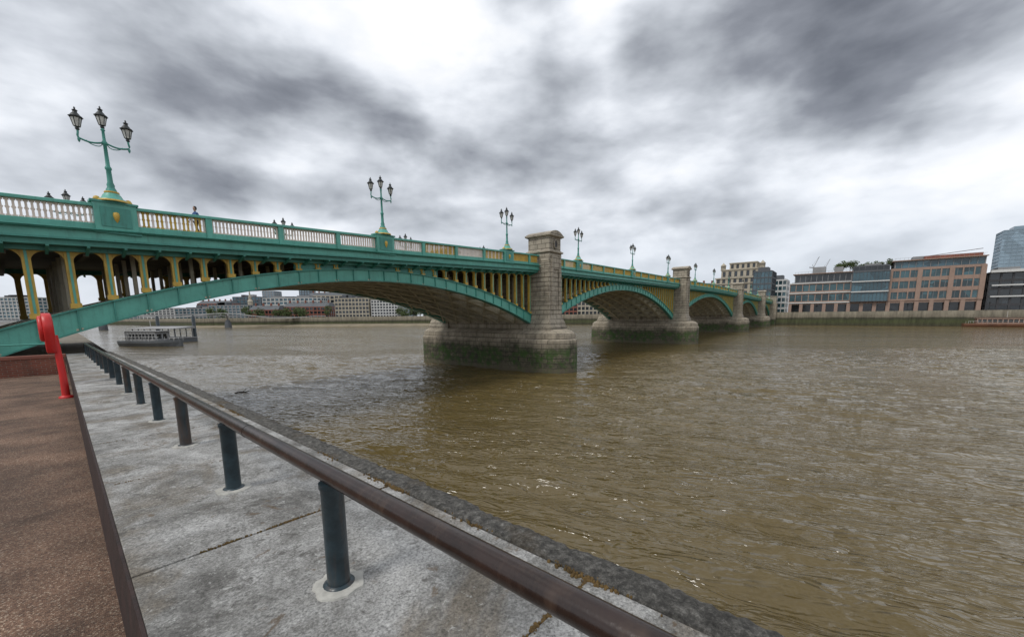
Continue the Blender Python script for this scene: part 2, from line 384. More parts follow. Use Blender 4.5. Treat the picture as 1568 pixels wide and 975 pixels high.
for pi_,p in enumerate(PIERS):
    b=MB()
    lv=[(0,-14),(0,-3.3),(.06,-3.22),(.28,-3.1),(.28,-2.55),(.36,-2.45),(.75,-2.15),(1.25,-1.95),(1.7,-1.85)]
    b.loft([outline(i,z) for i,z in lv],'pierbase')
    b.box(-.25,3.05,2.0,20.6,-2.4,-.5,'pierbase')
    ztp=zt(p+1.4)
    b.box(.35,2.45,3.1,19.5,-.6,ztp-2.0,'granite')
    for y0,y1 in ((0,3.4),(19.2,22.6)):
        def rc(e,z): return [(-e,y0-e,z),(TW+e,y0-e,z),(TW+e,y1+e,z),(-e,y1+e,z)]
        b.loft([rc(.62,-2.3),rc(.62,-1.55),rc(.5,-1.45),rc(.42,-1.0),rc(.2,-.5),rc(.12,0)],'granite')
        z=0; zend=ztp+.15; n=15; hh=zend/n
        for i in range(n):
            e=.12-.10*i/n
            b.loft([rc(e-.05,z),rc(e-.05,z+.05),rc(e,z+.08),rc(e,z+hh-.02),rc(e-.05,z+hh)],'granite'); z+=hh
        b.loft([rc(0,z),rc(.22,z+.1),rc(.22,z+.24),rc(.05,z+.34),rc(.0,z+.4)],'granite')
        zc=z+1.95
        b.loft([rc(-.06,z+.4),rc(-.06,zc)],'granite')
        b.loft([rc(-.06,zc),rc(.2,zc+.14),rc(.28,zc+.2),rc(.28,zc+.36)],'granite')
        N=10; pr=[]
        for i in range(N+1):
            x=-.24+(TW+.48)*i/N; q=(i/N-.5)*2; pr.append((x,zc+.36+.55*(1-q*q)))
        for (xa,za),(xb,zb) in zip(pr,pr[1:]):
            b.hexa([(xa,y0-.22,zc+.3),(xb,y0-.22,zc+.3),(xb,y1+.22,zc+.3),(xa,y1+.22,zc+.3),(xa,y0-.22,za),(xb,y0-.22,zb),(xb,y1+.22,zb),(xa,y1+.22,za)],'granite')
        yo,d=(y0,-1) if y0==0 else (y1,1)
        for xx in (.35,TW-.75):
            b.box(xx,xx+.4,min(yo,yo+d*.2),max(yo,yo+d*.2),.6,z-.3,'granite')
        b.box(.76,TW-.76,min(yo,yo+d*.16),max(yo,yo+d*.16),z-2.0,z-.4,'granite')
        cz=z+1.15; seg=16
        ring=[];inn=[]
        for j in range(seg):
            an=2*math.pi*j/seg
            ring.append((TW/2+.42*math.cos(an),cz+.62*math.sin(an))); inn.append((TW/2+.28*math.cos(an),cz+.48*math.sin(an)))
        yf=yo+d*.12
        yback=yo-d*.04
        for j in range(seg):
            k=(j+1)%seg
            b.add([(ring[j][0],yf,ring[j][1]),(ring[k][0],yf,ring[k][1]),(inn[k][0],yf,inn[k][1]),(inn[j][0],yf,inn[j][1]),
                   (ring[j][0],yback,ring[j][1]),(ring[k][0],yback,ring[k][1]),(inn[k][0],yback,inn[k][1]),(inn[j][0],yback,inn[j][1])],[(0,1,2,3),(0,4,5,1),(2,6,7,3)],'granite')
        b.add([(x,yo-d*.035+d*.08,zz) for x,zz in inn],[tuple(range(seg))],'dark')
    o=b.obj('pier_masonry',bridge,(p,0,0))
b=MB()
b.box(-75,-45.6,2.4,20.2,-14,3.0,'granite')
b.box(240,246,-.5,23,-14,5.2,'pierbase'); b.box(240.5,243,-.2,22.8,5.2,9.0,'granite'); b.box(240.3,243.2,-.4,23,9.0,9.4,'granite')
b.obj('abutments',bridge)

# ------------------------------------------------------------------ lamps
def lamp_mesh():
    b=MB()
    b.lathe((0,0,0),[(.24,.0),(.22,.12),(.15,.25),(.17,.35),(.12,.5),(.105,1.1),(.14,1.16),(.14,1.24),(.09,1.32),(.075,2.35),(.12,2.4),(.12,2.5),(.07,2.58),(.06,3.05),(.1,3.1),(.05,3.2)],'green',12)
    def lantern(x,z):
        b.lathe((x,0,z),[(.05,-.12),(.1,-.05),(.06,0),(.13,.05)],'black',8)
        b.lathe((x,0,z+.05),[(.12,0),(.21,.42)],'lampglass',6,False)
        for j in range(6):
            a=2*math.pi*j/6
            b.beam((x+.122*math.cos(a),.122*math.sin(a),z+.05),(x+.215*math.cos(a),.215*math.sin(a),z+.48),.03,.03,'black')
        b.lathe((x,0,z+.46),[(.25,0),(.29,.05),(.2,.12),(.15,.2),(.09,.26),(.09,.34),(.12,.36),(.03,.42),(.045,.47),(.0,.55)],'black',8)
    lantern(0,3.28)
    for sx in (-1,1):
        pts=[(0,0,2.45)]+[(sx*(.1+.85*i/8),0,2.45-.10*math.sin(math.pi*i/8)) for i in range(9)]+[(sx*.98,0,2.55),(sx*.95,0,2.72),(sx*.95,0,2.85)]
        b.tube(pts,.045,'green',8)
        pts=[(sx*(.1+.32*(1-math.cos(t))*.9),0,2.42-.25*math.sin(t)*(1-t/6)) for t in [i*.35 for i in range(10)]]
        b.tube(pts,.022,'green',6)
        b.lathe((sx*.95,0,2.36),[(.0,-.14),(.04,-.08),(.06,0),(.05,.08)],'green',8)
        lantern(sx*.95,2.92)
    return b
lb=lamp_mesh(); first=None
for side,t in ((0,P0+.18),(1,P1-.18)):
    for x in LAMPS:
        w=W(x,t); z=H0+zt(x)+.70
        if first is None:
            first=lb.obj('street_lamp',None,(w[0],w[1],z),BROT)
        else:
            o=bpy.data.objects.new('street_lamp',first.data); S.collection.objects.link(o); o.location=(w[0],w[1],z-(.5 if side else 0)); o.rotation_euler=(0,0,BROT)

# ------------------------------------------------------------------ person on the bridge
def person(name,loc,rot,top='jacket'):
    e=empty(name,loc,rot)
    V=[(0,0,.95,.13),(0,.0,1.15,.13),(0,.01,1.36,.16),(0,.0,1.47,.07),(0,-.01,1.53,.055),
       (.17,0,1.40,.065),(.22,.10,1.14,.045),(.20,-.08,.92,.035),(-.17,0,1.40,.065),(-.22,-.12,1.14,.045),(-.19,-.26,.95,.035)]
    E=[(0,1),(1,2),(2,3),(3,4),(2,5),(5,6),(6,7),(2,8),(8,9),(9,10)]
    L=[(0,0,.93,.13),(.09,.0,.88,.10),(.10,-.10,.50,.065),(.10,-.02,.09,.045),(.10,-.17,.05,.04),(-.09,0,.88,.10),(-.10,.08,.50,.065),(-.10,.28,.13,.045),(-.10,.16,.05,.04)]
    LE=[(0,1),(1,2),(2,3),(3,4),(0,5),(5,6),(6,7),(7,8)]
    for nm,VV,EE,mt in (('torso_and_arms',V,E,top),('legs',L,LE,'trouser')):
        me=bpy.data.meshes.new(nm); me.from_pydata([v[:3] for v in VV],EE,[]); me.materials.append(M[mt])
        o=bpy.data.objects.new(nm,me); S.collection.objects.link(o); o.parent=e
        md=o.modifiers.new('s','SKIN')
        for i,v in enumerate(VV):
            me.skin_vertices[0].data[i].radius=(v[3],v[3]*.8)
        me.skin_vertices[0].data[0].use_root=True
        sb=o.modifiers.new('ss','SUBSURF'); sb.levels=2; sb.render_levels=2
    h=MB()
    h.lathe((0,-.01,1.53),[(.05,-.03),(.055,.03),(.07,.06),(.085,.12),(.088,.17),(.075,.23),(.04,.265),(.0,.27)],'skin',14)
    h.lathe((0,.012,1.55),[(.07,.05),(.096,.10),(.1,.17),(.085,.235),(.05,.27),(.0,.28)],'hair',14)
    h.add([(-.015,-.09,1.66),(.015,-.09,1.66),(0,-.12,1.64),(0,-.09,1.70)],[(0,1,2),(0,2,3),(1,3,2)],'skin')
    for sx in (-1,1):
        h.lathe((sx*.088,-.0,1.66),[(.0,-.03),(.015,0),(.0,.03)],'skin',6)
        h.lathe((sx*.03,-.088,1.68),[(0,-.008),(.01,0),(0,.008)],'hair',6)
    h.add([(-.025,-.087,1.605),(.025,-.087,1.605),(.02,-.089,1.612),(-.02,-.089,1.612)],[(0,1,2,3)],'red')
    for hx,hy,hz in ((.20,-.11,.88),(-.19,-.29,.91)):
        h.lathe((hx,hy,hz-.08),[(.01,0),(.03,.03),(.033,.07),(.022,.1)],'skin',8)
        for f in range(4):
            h.tube([(hx-.024+.016*f,hy,hz-.05),(hx-.024+.016*f,hy-.01,hz-.10),(hx-.022+.015*f,hy+.01,hz-.135+.008*abs(f-1.5))],.008,'skin',5)
        h.tube([(hx,hy-.03,hz-.02),(hx,hy-.05,hz-.07)],.009,'skin',5)
    h.obj('head_and_hands',e)
w=W(-36.1,2.5); person('pedestrian',(w[0],w[1],H0+zt(-36.1)-1.14),BROT+math.radians(-70))

# ------------------------------------------------------------------ SOUTH BANK
WROT=math.radians(48)
def WW(n,u): return (.6691*n-.7431*u,.7431*n+.6691*u)
def zc(u): return -1.3-.016*(min(u,32)-1.86)
O3=(0,0,H0)
rw=MB()
us=frange(-20,32,4)
for a_,c_ in zip(us,us[1:]):
    rw.hexa([(.15,a_,-14),(1.79,a_,-14),(1.79,c_,-14),(.15,c_,-14),(.15,a_,zc(a_)-.12),(1.79,a_,zc(a_)-.12),(1.79,c_,zc(c_)-.12),(.15,c_,zc(c_)-.12)],'embank')
rw.box(-3,1.79,32,900,-14,-1.9,'embank')
rw.obj('river_wall',None,O3,WROT)
cp=MB()
k=-12
while True:
    u0=.95+1.8*k; u1=u0+1.8
    if u0>31: break
    j=random.uniform(-.004,.003)
    g=.005
    za,zb=zc(u0)+j,zc(u1)+j+random.uniform(-.002,.002)
    x0,x1=.105,1.60
    cp.hexa([(x0,u0+g,za-.119),(x1,u0+g,za-.119),(x1,u1-g,zb-.119),(x0,u1-g,zb-.119),(x0,u0+g,za),(x1,u0+g,za),(x1,u1-g,zb),(x0,u1-g,zb)],'coping')
    k+=1
cp.obj('wall_coping',None,O3,WROT,bevel=.005)
ed=MB(); rows=[]
nu=1000
prof=[(1.603,-.10),(1.603,.0),(1.612,.012),(1.66,.016),(1.70,.018),(1.75,.012),(1.80,-.01),(1.82,-.06),(1.815,-.16)]
for i in range(nu+1):
    u=-4+35*i/nu
    js=[random.uniform(-1,1) for _ in prof]
    rows.append([(x+(.007*js[q] if q>1 else 0)+(.012*math.sin(u*3.1+q)+.008*math.sin(u*9.7) if q>3 else 0),u,zc(u)+dz+(.006*js[q] if q>0 else 0)) for q,(x,dz) in enumerate(prof)])
vs=[p for r in rows for p in r]; n_=len(prof); fs=[]
for i in range(nu):
    for q in range(n_-1): fs.append((i*n_+q,i*n_+q+1,(i+1)*n_+q+1,(i+1)*n_+q))
ed.add(vs,fs,'edge')
ed.obj('wall_edge_stone',None,O3,WROT)
ms=MB()
for k in range(0,9):
    u0=.95+1.8*k
    cen=[random.uniform(.2,1.55) for _ in range(4)]+([1.35,1.45,1.5] if k==0 else [])
    for i in range(220 if k<2 else 60):
        x=random.gauss(random.choice(cen),.07)
        if not .13<x<1.58: continue
        r=random.uniform(.003,.012 if k==0 else .007)
        ms.lathe((x,u0+random.gauss(0,.007 if k==0 else .004),zc(u0)-.002),[(r,-.004),(r*.9,.002),(r*.4,.005*random.random()+.003)],'moss',6,True,random.random())
cen=[random.uniform(.4,9) for _ in range(9)]+[.98,1.02,.9]
for i in range(500):
    u0=random.gauss(random.choice(cen),.09); x=1.60+random.gauss(0,.014); r=random.uniform(.003,.011)
    ms.lathe((x,u0,zc(u0)+.004),[(r,-.006),(r*.8,.004),(r*.3,.008)],'moss',6)
ms.obj('moss',None,O3,WROT)
wk=MB()
def zp(u): return zc(u)-.36
for a_,c_ in zip(us,us[1:]):
    wk.add([(-40,a_,zp(a_)),(.06,a_,zp(a_)),(.06,c_,zp(c_)),(-40,c_,zp(c_))],[(0,1,2,3)],'path')
wk.obj('walkway',None,O3,WROT)
kb=MB()
for a_,c_ in zip(us,us[1:]):
    kb.hexa([(.045,a_,zp(a_)-.1),(.16,a_,zp(a_)-.1),(.16,c_,zp(c_)-.1),(.045,c_,zp(c_)-.1),(.088,a_,zc(a_)-.013),(.103,a_,zc(a_)-.013),(.103,c_,zc(c_)-.013),(.088,c_,zc(c_)-.013)],'kerb')
kb.obj('kerb',None,O3,WROT)
gr=MB(); gr.add([(-600,32,-2.15),(-2.99,32,-2.15),(-2.99,900,-2.15),(-600,900,-2.15)],[(0,1,2,3)],'ground')
gr.add([(-600,-300,-2.3),(-39.9,-300,-2.3),(-39.9,32,-2.3),(-600,32,-2.3)],[(0,1,2,3)],'ground')
gr.obj('south_bank_ground',None,O3,WROT)
rl=MB()
pts=[(.78,u,zc(u)+.56) for u in frange(-6,29.8,1.2)]+[(.78,30.2,zc(30)+.5),(.78,30.3,zc(30)+.3)]
rl.tube(pts,.043,'railbrown',28)
for u in (-.6,3.1,8.5,14):
    rl.tube([(.78,u,zc(u)+.56),(.78,u+.05,zc(u+.05)+.56)],.0445,'railbrown',28)
for k in range(-4,16):
    u=1.86+1.8*k
    z=zc(u)
    rl.lathe((.78,u,z),[(.053,.0),(.052,.1),(.052,.50),(.058,.505),(.058,.53)],'postblue',24)
    rl.lathe((.78,u,z),[(.075,.0),(.073,.012),(.055,.02)],'postblue',20)
    seg=26; rr=[.118+random.uniform(-.012,.012) for _ in range(seg)]
    rings=[]
    for f,zz in ((1.0,-.003),(.97,.007),(.8,.011),(.58,.012)):
        rings.append([(.78+rr[j]*f*math.cos(2*math.pi*j/seg),u+rr[j]*f*math.sin(2*math.pi*j/seg),z+zz) for j in range(seg)])
    rl.loft(rings,'grout')
rl.obj('railing',None,O3,WROT)
lw=MB(); u0=22.4
lw.box(-9,.02,u0,u0+.34,zp(u0)-.1,zp(u0)+.62,'brick'); lw.box(-9.05,.06,u0-.04,u0+.38,zp(u0)+.62,zp(u0)+.72,'redb')
for x in frange(-8.8,-.2,1.4): lw.tube([(x,u0+.17,zp(u0)+.7),(x,u0+.17,zp(u0)+1.12)],.022,'greend',8)
lw.tube([(-9,u0+.17,zp(u0)+1.12),(.0,u0+.17,zp(u0)+1.12)],.028,'green',8)
lw.obj('low_brick_wall',None,O3,WROT)
e=empty('lifebuoy_stand',(*WW(-.06,14.4),H0+zp(14.4)),WROT)
lf=MB()
lf.tube([(0,0,0),(0,0,.6),(-.015,0,1.1),(-.03,0,1.5)],[.075,.065,.06,.06],'red',12); lf.lathe((0,0,0),[(.13,0),(.13,.04),(.07,.07)],'red',12)
lf.obj('post',e)
lf=MB()
def disc(y,sc):
    o=[]
    for j in range(28):
        a=2*math.pi*j/28; r=.36*sc; x=r*math.cos(a); z=r*math.sin(a)
        if z<0: x*=1-.45*(-z/.36); z*=1.6
        o.append((x,y,z))
    return o
lf.loft([disc(-.06,.80),disc(-.09,.93),disc(-.08,1.0),disc(.05,1.0),disc(.07,.93),disc(.08,.7)],'red',True,True)
N=28; R,r=.25,.05; vs=[];fs=[]
for i in range(N):
    A=2*math.pi*i/N
    for j in range(10):
        B=2*math.pi*j/10; vs.append(((R+r*math.cos(B))*math.cos(A),-.11+r*math.sin(B),(R+r*math.cos(B))*math.sin(A)))
for i in range(N):
    for j in range(10): fs.append((i*10+j,((i+1)%N)*10+j,((i+1)%N)*10+(j+1)%10,i*10+(j+1)%10))
lf.add(vs,fs,'red',True)
o=lf.obj('housing_and_ring',e,(-.10,-.02,1.66)); o.rotation_euler=(0,math.radians(-6),math.radians(-88))

# ------------------------------------------------------------------ water
rng=np.random.default_rng(3)
gx0,gx1,gy0,gy1=-70.,110.,-6.,84.
dx=.25
nx=int((gx1-gx0)/dx)+1; ny=int((gy1-gy0)/dx)+1
X,Y=np.meshgrid(np.linspace(gx0,gx1,nx),np.linspace(gy0,gy1,ny))
Z=np.zeros_like(X); wd0=math.radians(66)
for i in range(90):
    lam=.85*(4.5/.85)**rng.random(); th=wd0+rng.normal(0,.36); kk=2*math.pi/lam
    ph=rng.random()*6.283; am=.0046*lam**.8
    arg=kk*(X*math.cos(th)+Y*math.sin(th))+ph
    Z+=am*(np.sin(arg)+.25*np.sin(2*arg+.8))
fade=np.minimum(np.minimum((X-gx0),(gx1-X)),np.minimum((Y-gy0),(gy1-Y)))/8; fade=np.clip(fade,0,1)
patch=.8+.4*np.sin(X*.11+Y*.05+1)*np.sin(Y*.13-X*.03)+.15*np.sin(X*.31-Y*.22)
Z*=fade*patch
vs=np.stack([X.ravel(),Y.ravel(),Z.ravel()],1)
idx=np.arange(nx*ny).reshape(ny,nx)
fs=np.stack([idx[:-1,:-1].ravel(),idx[:-1,1:].ravel(),idx[1:,1:].ravel(),idx[1:,:-1].ravel()],1)
me=bpy.data.meshes.new('river_water')
far=[(-3000,-1500,0),(3500,-1500,0),(3500,5000,0),(-3000,5000,0),(gx0,gy0,0),(gx1,gy0,0),(gx1,gy1,0),(gx0,gy1,0)]
nv=len(vs); nf=len(fs)
allv=np.concatenate([vs,np.array(far)]); 
ff=np.concatenate([fs,np.array([(nv,nv+1,nv+5,nv+4),(nv+1,nv+2,nv+6,nv+5),(nv+2,nv+3,nv+7,nv+6),(nv+3,nv,nv+4,nv+7)])])
me.vertices.add(len(allv)); me.vertices.foreach_set('co',allv.ravel())
me.loops.add(ff.size); me.loops.foreach_set('vertex_index',ff.ravel())
me.polygons.add(len(ff)); me.polygons.foreach_set('loop_start',np.arange(len(ff))*4); me.polygons.foreach_set('loop_total',np.full(len(ff),4))
me.update(calc_edges=True); me.validate(); me.polygons.foreach_set('use_smooth',[True]*len(me.polygons)); me.materials.append(M['water'])
S.collection.objects.link(bpy.data.objects.new('river_water',me))
b=MB(); b.tube([(-.6,0,.0),(-.2,.05,.08),(.3,0,.06),(.7,-.1,.16)],[.05,.07,.06,.03],'bark',8); b.tube([(.1,0,.06),(.35,.1,.3),(.45,.15,.42)],[.04,.025,.01],'bark',6); b.tube([(-.2,.03,.05),(-.5,.3,.1)],[.035,.01],'bark',6)
b.obj('driftwood',None,(-27.4,40.3,0),.3)
bank=[(900,-355),(390,55),(156,242),(109,279),(20,318),(-76,332),(-187,342),(-262,338),(-485,520),(-1100,900)]
nb=MB(); top=H0-1.0
def embmat():
    m,n,l,bs=nt('embankment_wall'); tc=n.new('ShaderNodeTexCoord').outputs['Object']
    sx=n.new('ShaderNodeSeparateXYZ'); l.new(tc,sx.inputs[0])
    w_=noise(n,l,tc,.3,6,.7); zz=math_(n,l,'ADD',sx.outputs[2],math_(n,l,'MULTIPLY',math_(n,l,'SUBTRACT',w_,.5),1.2))
    mr=n.new('ShaderNodeMapRange'); mr.inputs[1].default_value=0; mr.inputs[2].default_value=6.5; l.new(zz,mr.inputs[0])
    r=ramp(n,[(.0,(.06,.055,.035)),(.35,(.075,.085,.035)),(.62,(.055,.055,.035)),(.7,(.2,.175,.13)),(1,(.28,.25,.19))]); l.new(mr.outputs[0],r.inputs[0])
    mp=n.new('ShaderNodeMapping'); mp.inputs['Scale'].default_value=(.5,.5,.08); l.new(tc,mp.inputs[0])
    c=noise(n,l,mp.outputs[0],1.4,6,.7); cr=ramp(n,[(.3,.5),(.7,1.3)]); l.new(c,cr.inputs[0])
    l.new(mixc(n,l,1.0,r.outputs[0],cr.outputs[0],'MULTIPLY'),bs.inputs['Base Color']); bs.inputs['Roughness'].default_value=.9
    bump(n,l,bs,noise(n,l,tc,1,6),.5,.2); return m
M['emb2']=embmat()
for (xa,ya),(xb,yb) in zip(bank,bank[1:]):
    nb.add([(xa,ya,-4),(xb,yb,-4),(xb,yb,top+1.0),(xa,ya,top+1.0)],[(0,1,2,3)],'emb2')
    nn=Vector((.5,.8)).normalized()*.6
    nb.add([(xa,ya,top+1),(xb,yb,top+1),(xb+nn.x,yb+nn.y,top+1),(xa+nn.x,ya+nn.y,top+1),(xb+nn.x,yb+nn.y,top-.2),(xa+nn.x,ya+nn.y,top-.2)],[(0,1,2,3),(3,2,4,5)],'beige')
nb.obj('embankment_wall')
ng=MB(); farp=[(-3000,900),(-3000,5000),(3500,5000),(3500,-355)]
ng.add([(x+.3,y+.4,top) for x,y in bank]+[(x,y,top) for x,y in farp],[tuple(range(len(bank)+4))],'ground'); ng.obj('north_bank_ground')
fo=MB()
fr=[(-10,326),(-76,332),(-130,336),(-187,342),(-240,340),(-262,338)]
for (xa,ya),(xb,yb) in zip(fr,fr[1:]):
    fo.add([(xa,ya-14,-.1),(xb,yb-13,-.1),(xb,yb+1,1.8),(xa,ya+1,1.8)],[(0,1,2,3)],'sand')
fo.obj('foreshore')

# ------------------------------------------------------------------ buildings
def facade(b,x0,x1,y0,y1,z0,z1,floors,bays,wall,gl,pw=.25,bh=.3,proud=.25,sides=True,roof='slate'):
    b.box(x0+.3,x1-.3,y0+.3,y1-.3,z0,z1-.1,gl)
    fh=(z1-z0)/floors
    for i in range(floors+1):
        za=z0+i*fh-(bh*fh/2 if i else 0); zb=z0+i*fh+(bh*fh/2 if i<floors else .25)
        b.box(x0,x1,y0,y1,za,zb,wall)
    bw=(x1-x0)/bays
    for i in range(bays+1):
        c=x0+i*bw; w=pw*bw/2
        xa,xb=max(x0-.02,c-w),min(x1+.02,c+w)
        b.box(xa,xb,y0-proud*.3,y0+.35,z0,z1-.02,wall)
        b.box(xa,xb,y1-.35,y1+.05,z0,z1-.02,wall)
    nb_=max(2,int((y1-y0)/bw)); bw2=(y1-y0)/nb_
    for i in range(nb_+1):
        c=y0+i*bw2; w=pw*bw2/2
        ya,yb=max(y0,c-w),min(y1,c+w)
        b.box(x0-.06,x0+.35,ya,yb,z0,z1-.03,wall); b.box(x1-.35,x1+.06,ya,yb,z0,z1-.03,wall)
    if roof: b.box(x0+.8,x1-.8,y0+.8,y1-.8,z1,z1+.5,roof)
def simple_building(name,px,Y,wpx,ztop,depth,floors,bays,wall,gl,rot=0,z0=-1.0,extra=None,**kw):
    X=(px-784)/626*Y; w=wpx/626*Y
    b=MB(); facade(b,-w/2,w/2,0,depth,z0,ztop,floors,bays,wall,gl,**kw)
    if extra: extra(b,w,depth,ztop)
    return b.obj(name,None,(X,Y,H0),rot)
RB=-math.atan2(.625,.781)
def plant(b,w,d,z):
    for _ in range(3):
        x=random.uniform(-w*.4,w*.25); ww=random.uniform(.1,.25)*w; b.box(x,x+ww,d*.3,d*.7,z+.3,z+random.uniform(1.5,3.5),random.choice(['grey','slate','dark']))
def pitched(b,w,d,z):
    b.loft([[(-w/2,0,z),(w/2,0,z),(w/2,d,z),(-w/2,d,z)],[(-w/2+1.5,d*.35,z+4),(w/2-1.5,d*.35,z+4),(w/2-1.5,d*.65,z+4),(-w/2+1.5,d*.65,z+4)]],'slate')
    for x in frange(-w/2+3,w/2-3,7): b.box(x,x+.8,d*.3,d*.4,z+2,z+6,'redb')
X0,Y0=W(250,-5.5)
off=empty('riverside_office_building',(X0,Y0,H0),RB)
b=MB()
facade(b,0,28,0,26,5.2,16.5,2,9,'brown','gl_teal',.12,.34)
for z in (5.2,10.8,16.4): b.box(-.3,28,-.5,0.1,z-.28,z+.28,'whitep')
facade(b,28.1,43.4,-2.2,26,5.2,21.2,3,10,'slate','gl_blue',.05,.12)
for z in (10.5,15.9): b.box(28.1,43.4,-2.7,-2.1,z-.28,z+.28,'whitep')
facade(b,43.5,77,0,26,5.2,21.5,3,9,'brown','gl_teal',.13,.34)
for x in (43.6,54.6,65.8,76.2):
    b.box(x-.9,x+.9,-.5,.4,5.2,21.4,'brown')
for i in range(9):
    xx=43.5+33.5/9*(i+.5)
    for z in (5.2,10.6,16.1): b.box(xx-.05,xx+.05,.1,.3,z+.9,z+4.6,'grey')
b.obj('middle_storeys',off)
b=MB()
b.box(.5,76.5,1.8,25,-1.5,5.2,'gl_dark')
for x in frange(0.8,76.2,4.2*1.3):
    b.box(x-.8,x+.8,-.2,1.9,-1.5,5.1,'brown')
    b.box(x-.95,x+.95,-.35,1.9,-1.5,-.2,'beige')
b.box(.5,76.5,.4,1.9,4.2,5.15,'brown')
b.obj('ground_floor_piers',off)
b=MB()
facade(b,2,28,2.5,24,16.8,21.6,1,10,'grey','gl_dark',.08,.2); b.box(1,28.5,1.4,25,21.6,22.0,'brown')
facade(b,45,77,3,24,21.8,25.6,1,12,'grey','gl_blue',.06,.2); b.box(44,77.5,1.6,25,25.6,26.0,'brown')
facade(b,28.2,43.2,2,22,21.4,24.2,1,6,'slate','gl_dark',.08,.2)
for x,w_,h in ((10,6,2.4),(20,4,1.6),(33,7,2.2),(52,8,2.5),(66,5,1.8)): b.box(x,x+w_,8,16,21.5 if x<40 else 25.5,(24 if x<40 else 26)+h*.8,'grey')
for x in frange(45,76,1.6): b.tube([(x,1.8,26.0),(x,1.8,27.1)],.04,'grey',4)
b.box(44.5,77,1.75,1.85,27.05,27.12,'grey')
b.box(56,76,4,12,26.0,27.6,'redb'); b.beam((57,6,27.6),(76,6,29.6),.3,.3,'grey')
for x in frange(2,27,1.6): b.tube([(x,1.7,22.0),(x,1.7,23.0)],.04,'grey',4)
b.box(2,27,1.65,1.75,22.95,23.02,'grey')
b.obj('roof_storeys',off)
X1,Y1=W(250,-84)
e=empty('dark_glass_building',(X1,Y1,H0),RB)
b=MB(); facade(b,0,26,1,24,-1.2,17.5,5,7,'dark','gl_dark',.18,.25); b.box(1,24,0,1.2,6,6.6,'whitep'); b.box(1,24,0,1.2,11.2,11.8,'whitep'); b.box(3,10,5,15,17.5,20,'grey'); b.box(0,26.3,-.5,.9,17.4,18.6,'whitep'); b.obj('body',e)
b=MB(); facade(b,27,75,2,26,-1.2,14,4,14,'beige','gl_dark',.3,.4); b.obj('stone_office_building',None,(X1,Y1,H0),RB)
b=MB(); facade(b,-18,18,0,26,0,84,22,9,'gl_haze','gl_haze',.1,.2); b.box(-10,8,4,20,84,88,'gl_haze'); b.obj('office_tower',None,(1.235*440,440,H0),RB)
X2,Y2=W(262,6)
b=MB(); facade(b,-6,5,0,22,-1.2,27,7,5,'slate','gl_blue',.08,.18); b.box(-4,2,4,14,27,30,'slate'); b.obj('blue_glass_building',None,(X2+4,Y2+14,H0),RB)
b=MB(); facade(b,-9,9,0,20,-1.2,23,6,7,'whitep','gl_teal',.2,.35); b.box(-6,6,4,14,23,26.5,'slate'); b.obj('white_office_building',None,(.632*300,300,H0),RB)
b=MB()
facade(b,-17,17,0,30,-1.2,26,6,9,'beige','gl_dark',.45,.35,.8)
for z in (5,22,26): b.box(-17.6,17.6,-.8,30.4,z-.4,z+.3,'beige')
facade(b,-14,14,3,27,26.4,32,1,7,'beige','gl_dark',.5,.3); b.box(-14.5,14.5,2.4,27.4,32,32.8,'beige')
facade(b,-9,9,6,24,32.8,37,1,5,'beige','gl_dark',.5,.3); b.box(-9.5,9.5,5.4,24.4,37,37.7,'beige')
for x in (-13,13): b.lathe((x,4,32.8),[(1.8,0),(1.8,2.5),(2.1,2.6),(1.5,3.6),(.6,4.4),(.1,5.2)],'beige',12)
b.obj('classical_stone_building',None,(.555*310,310,H0),RB)
for nm,px,Y,wp,zt_,dp,fl,by,wl,gl,ex in [
 ('brick_office_building',1075,330,50,20,20,5,8,'redb','gl_dark',pitched),
 ('stone_office_building',1030,340,60,17,20,5,9,'beige','gl_dark',plant),
 ('glass_office_building',975,350,55,19,20,6,9,'grey','gl_blue',plant),
 ('stone_office_building',915,352,60,15,20,4,10,'beige','gl_dark',pitched),
 ('brick_warehouse',860,352,50,13,20,4,8,'redb','gl_dark',pitched),
 ('glass_office_building',800,350,60,17,20,5,9,'grey','gl_teal',plant),
 ('stone_office_building',735,352,60,14,20,5,9,'pale','gl_dark',plant),
 ('white_apartment_block',672,352,46,12,20,5,8,'pale','gl_dark',plant),
 ('white_apartment_block',590,350,40,13.5,18,6,9,'whitep','gl_dark',plant),
 ('stone_arcade_building',541,352,52,15.5,18,5,10,'beige','gl_dark',plant),
 ('brick_school_building',470,365,70,9,20,3,12,'redb','gl_dark',pitched),
 ('white_office_building',450,430,90,20,20,6,14,'pale','gl_blue',plant),
 ('brick_warehouse',405,355,46,6.5,18,2,9,'redb','gl_dark',pitched),
 ('glass_office_building',352,400,60,12,20,5,10,'grey','gl_blue',plant),
 ('stone_office_building',505,470,60,24,20,6,9,'beige','gl_dark',pitched),
 ('concrete_office_building',300,430,60,10,20,4,10,'grey','gl_blue',plant),
 ('concrete_office_building',245,520,60,13,20,5,10,'pale','gl_dark',plant),
 ('glass_office_building',200,620,60,17,20,6,10,'grey','gl_blue',plant),
 ('brick_office_building',330,520,50,18,20,6,9,'redb','gl_dark',pitched),
 ('glass_office_building',380,560,40,28,20,7,7,'slate','gl_blue',plant),
 ('stone_office_building',560,520,40,28,20,8,7,'grey','gl_dark',plant),
 ('office_tower',415,600,18,38,20,12,4,'grey','gl_haze',None),
 ('office_tower',470,640,16,42,20,12,4,'slate','gl_haze',None),
 ('office_tower',622,560,26,34,20,10,5,'grey','gl_haze',None),
 ('riverside_flats',22,330,55,18,20,7,9,'pale','gl_blue',plant),
 ('riverside_flats',75,360,40,12,20,5,7,'beige','gl_dark',plant)]:
    simple_building(nm,px,Y,wp,zt_,dp,fl,by,wl,gl,extra=ex)
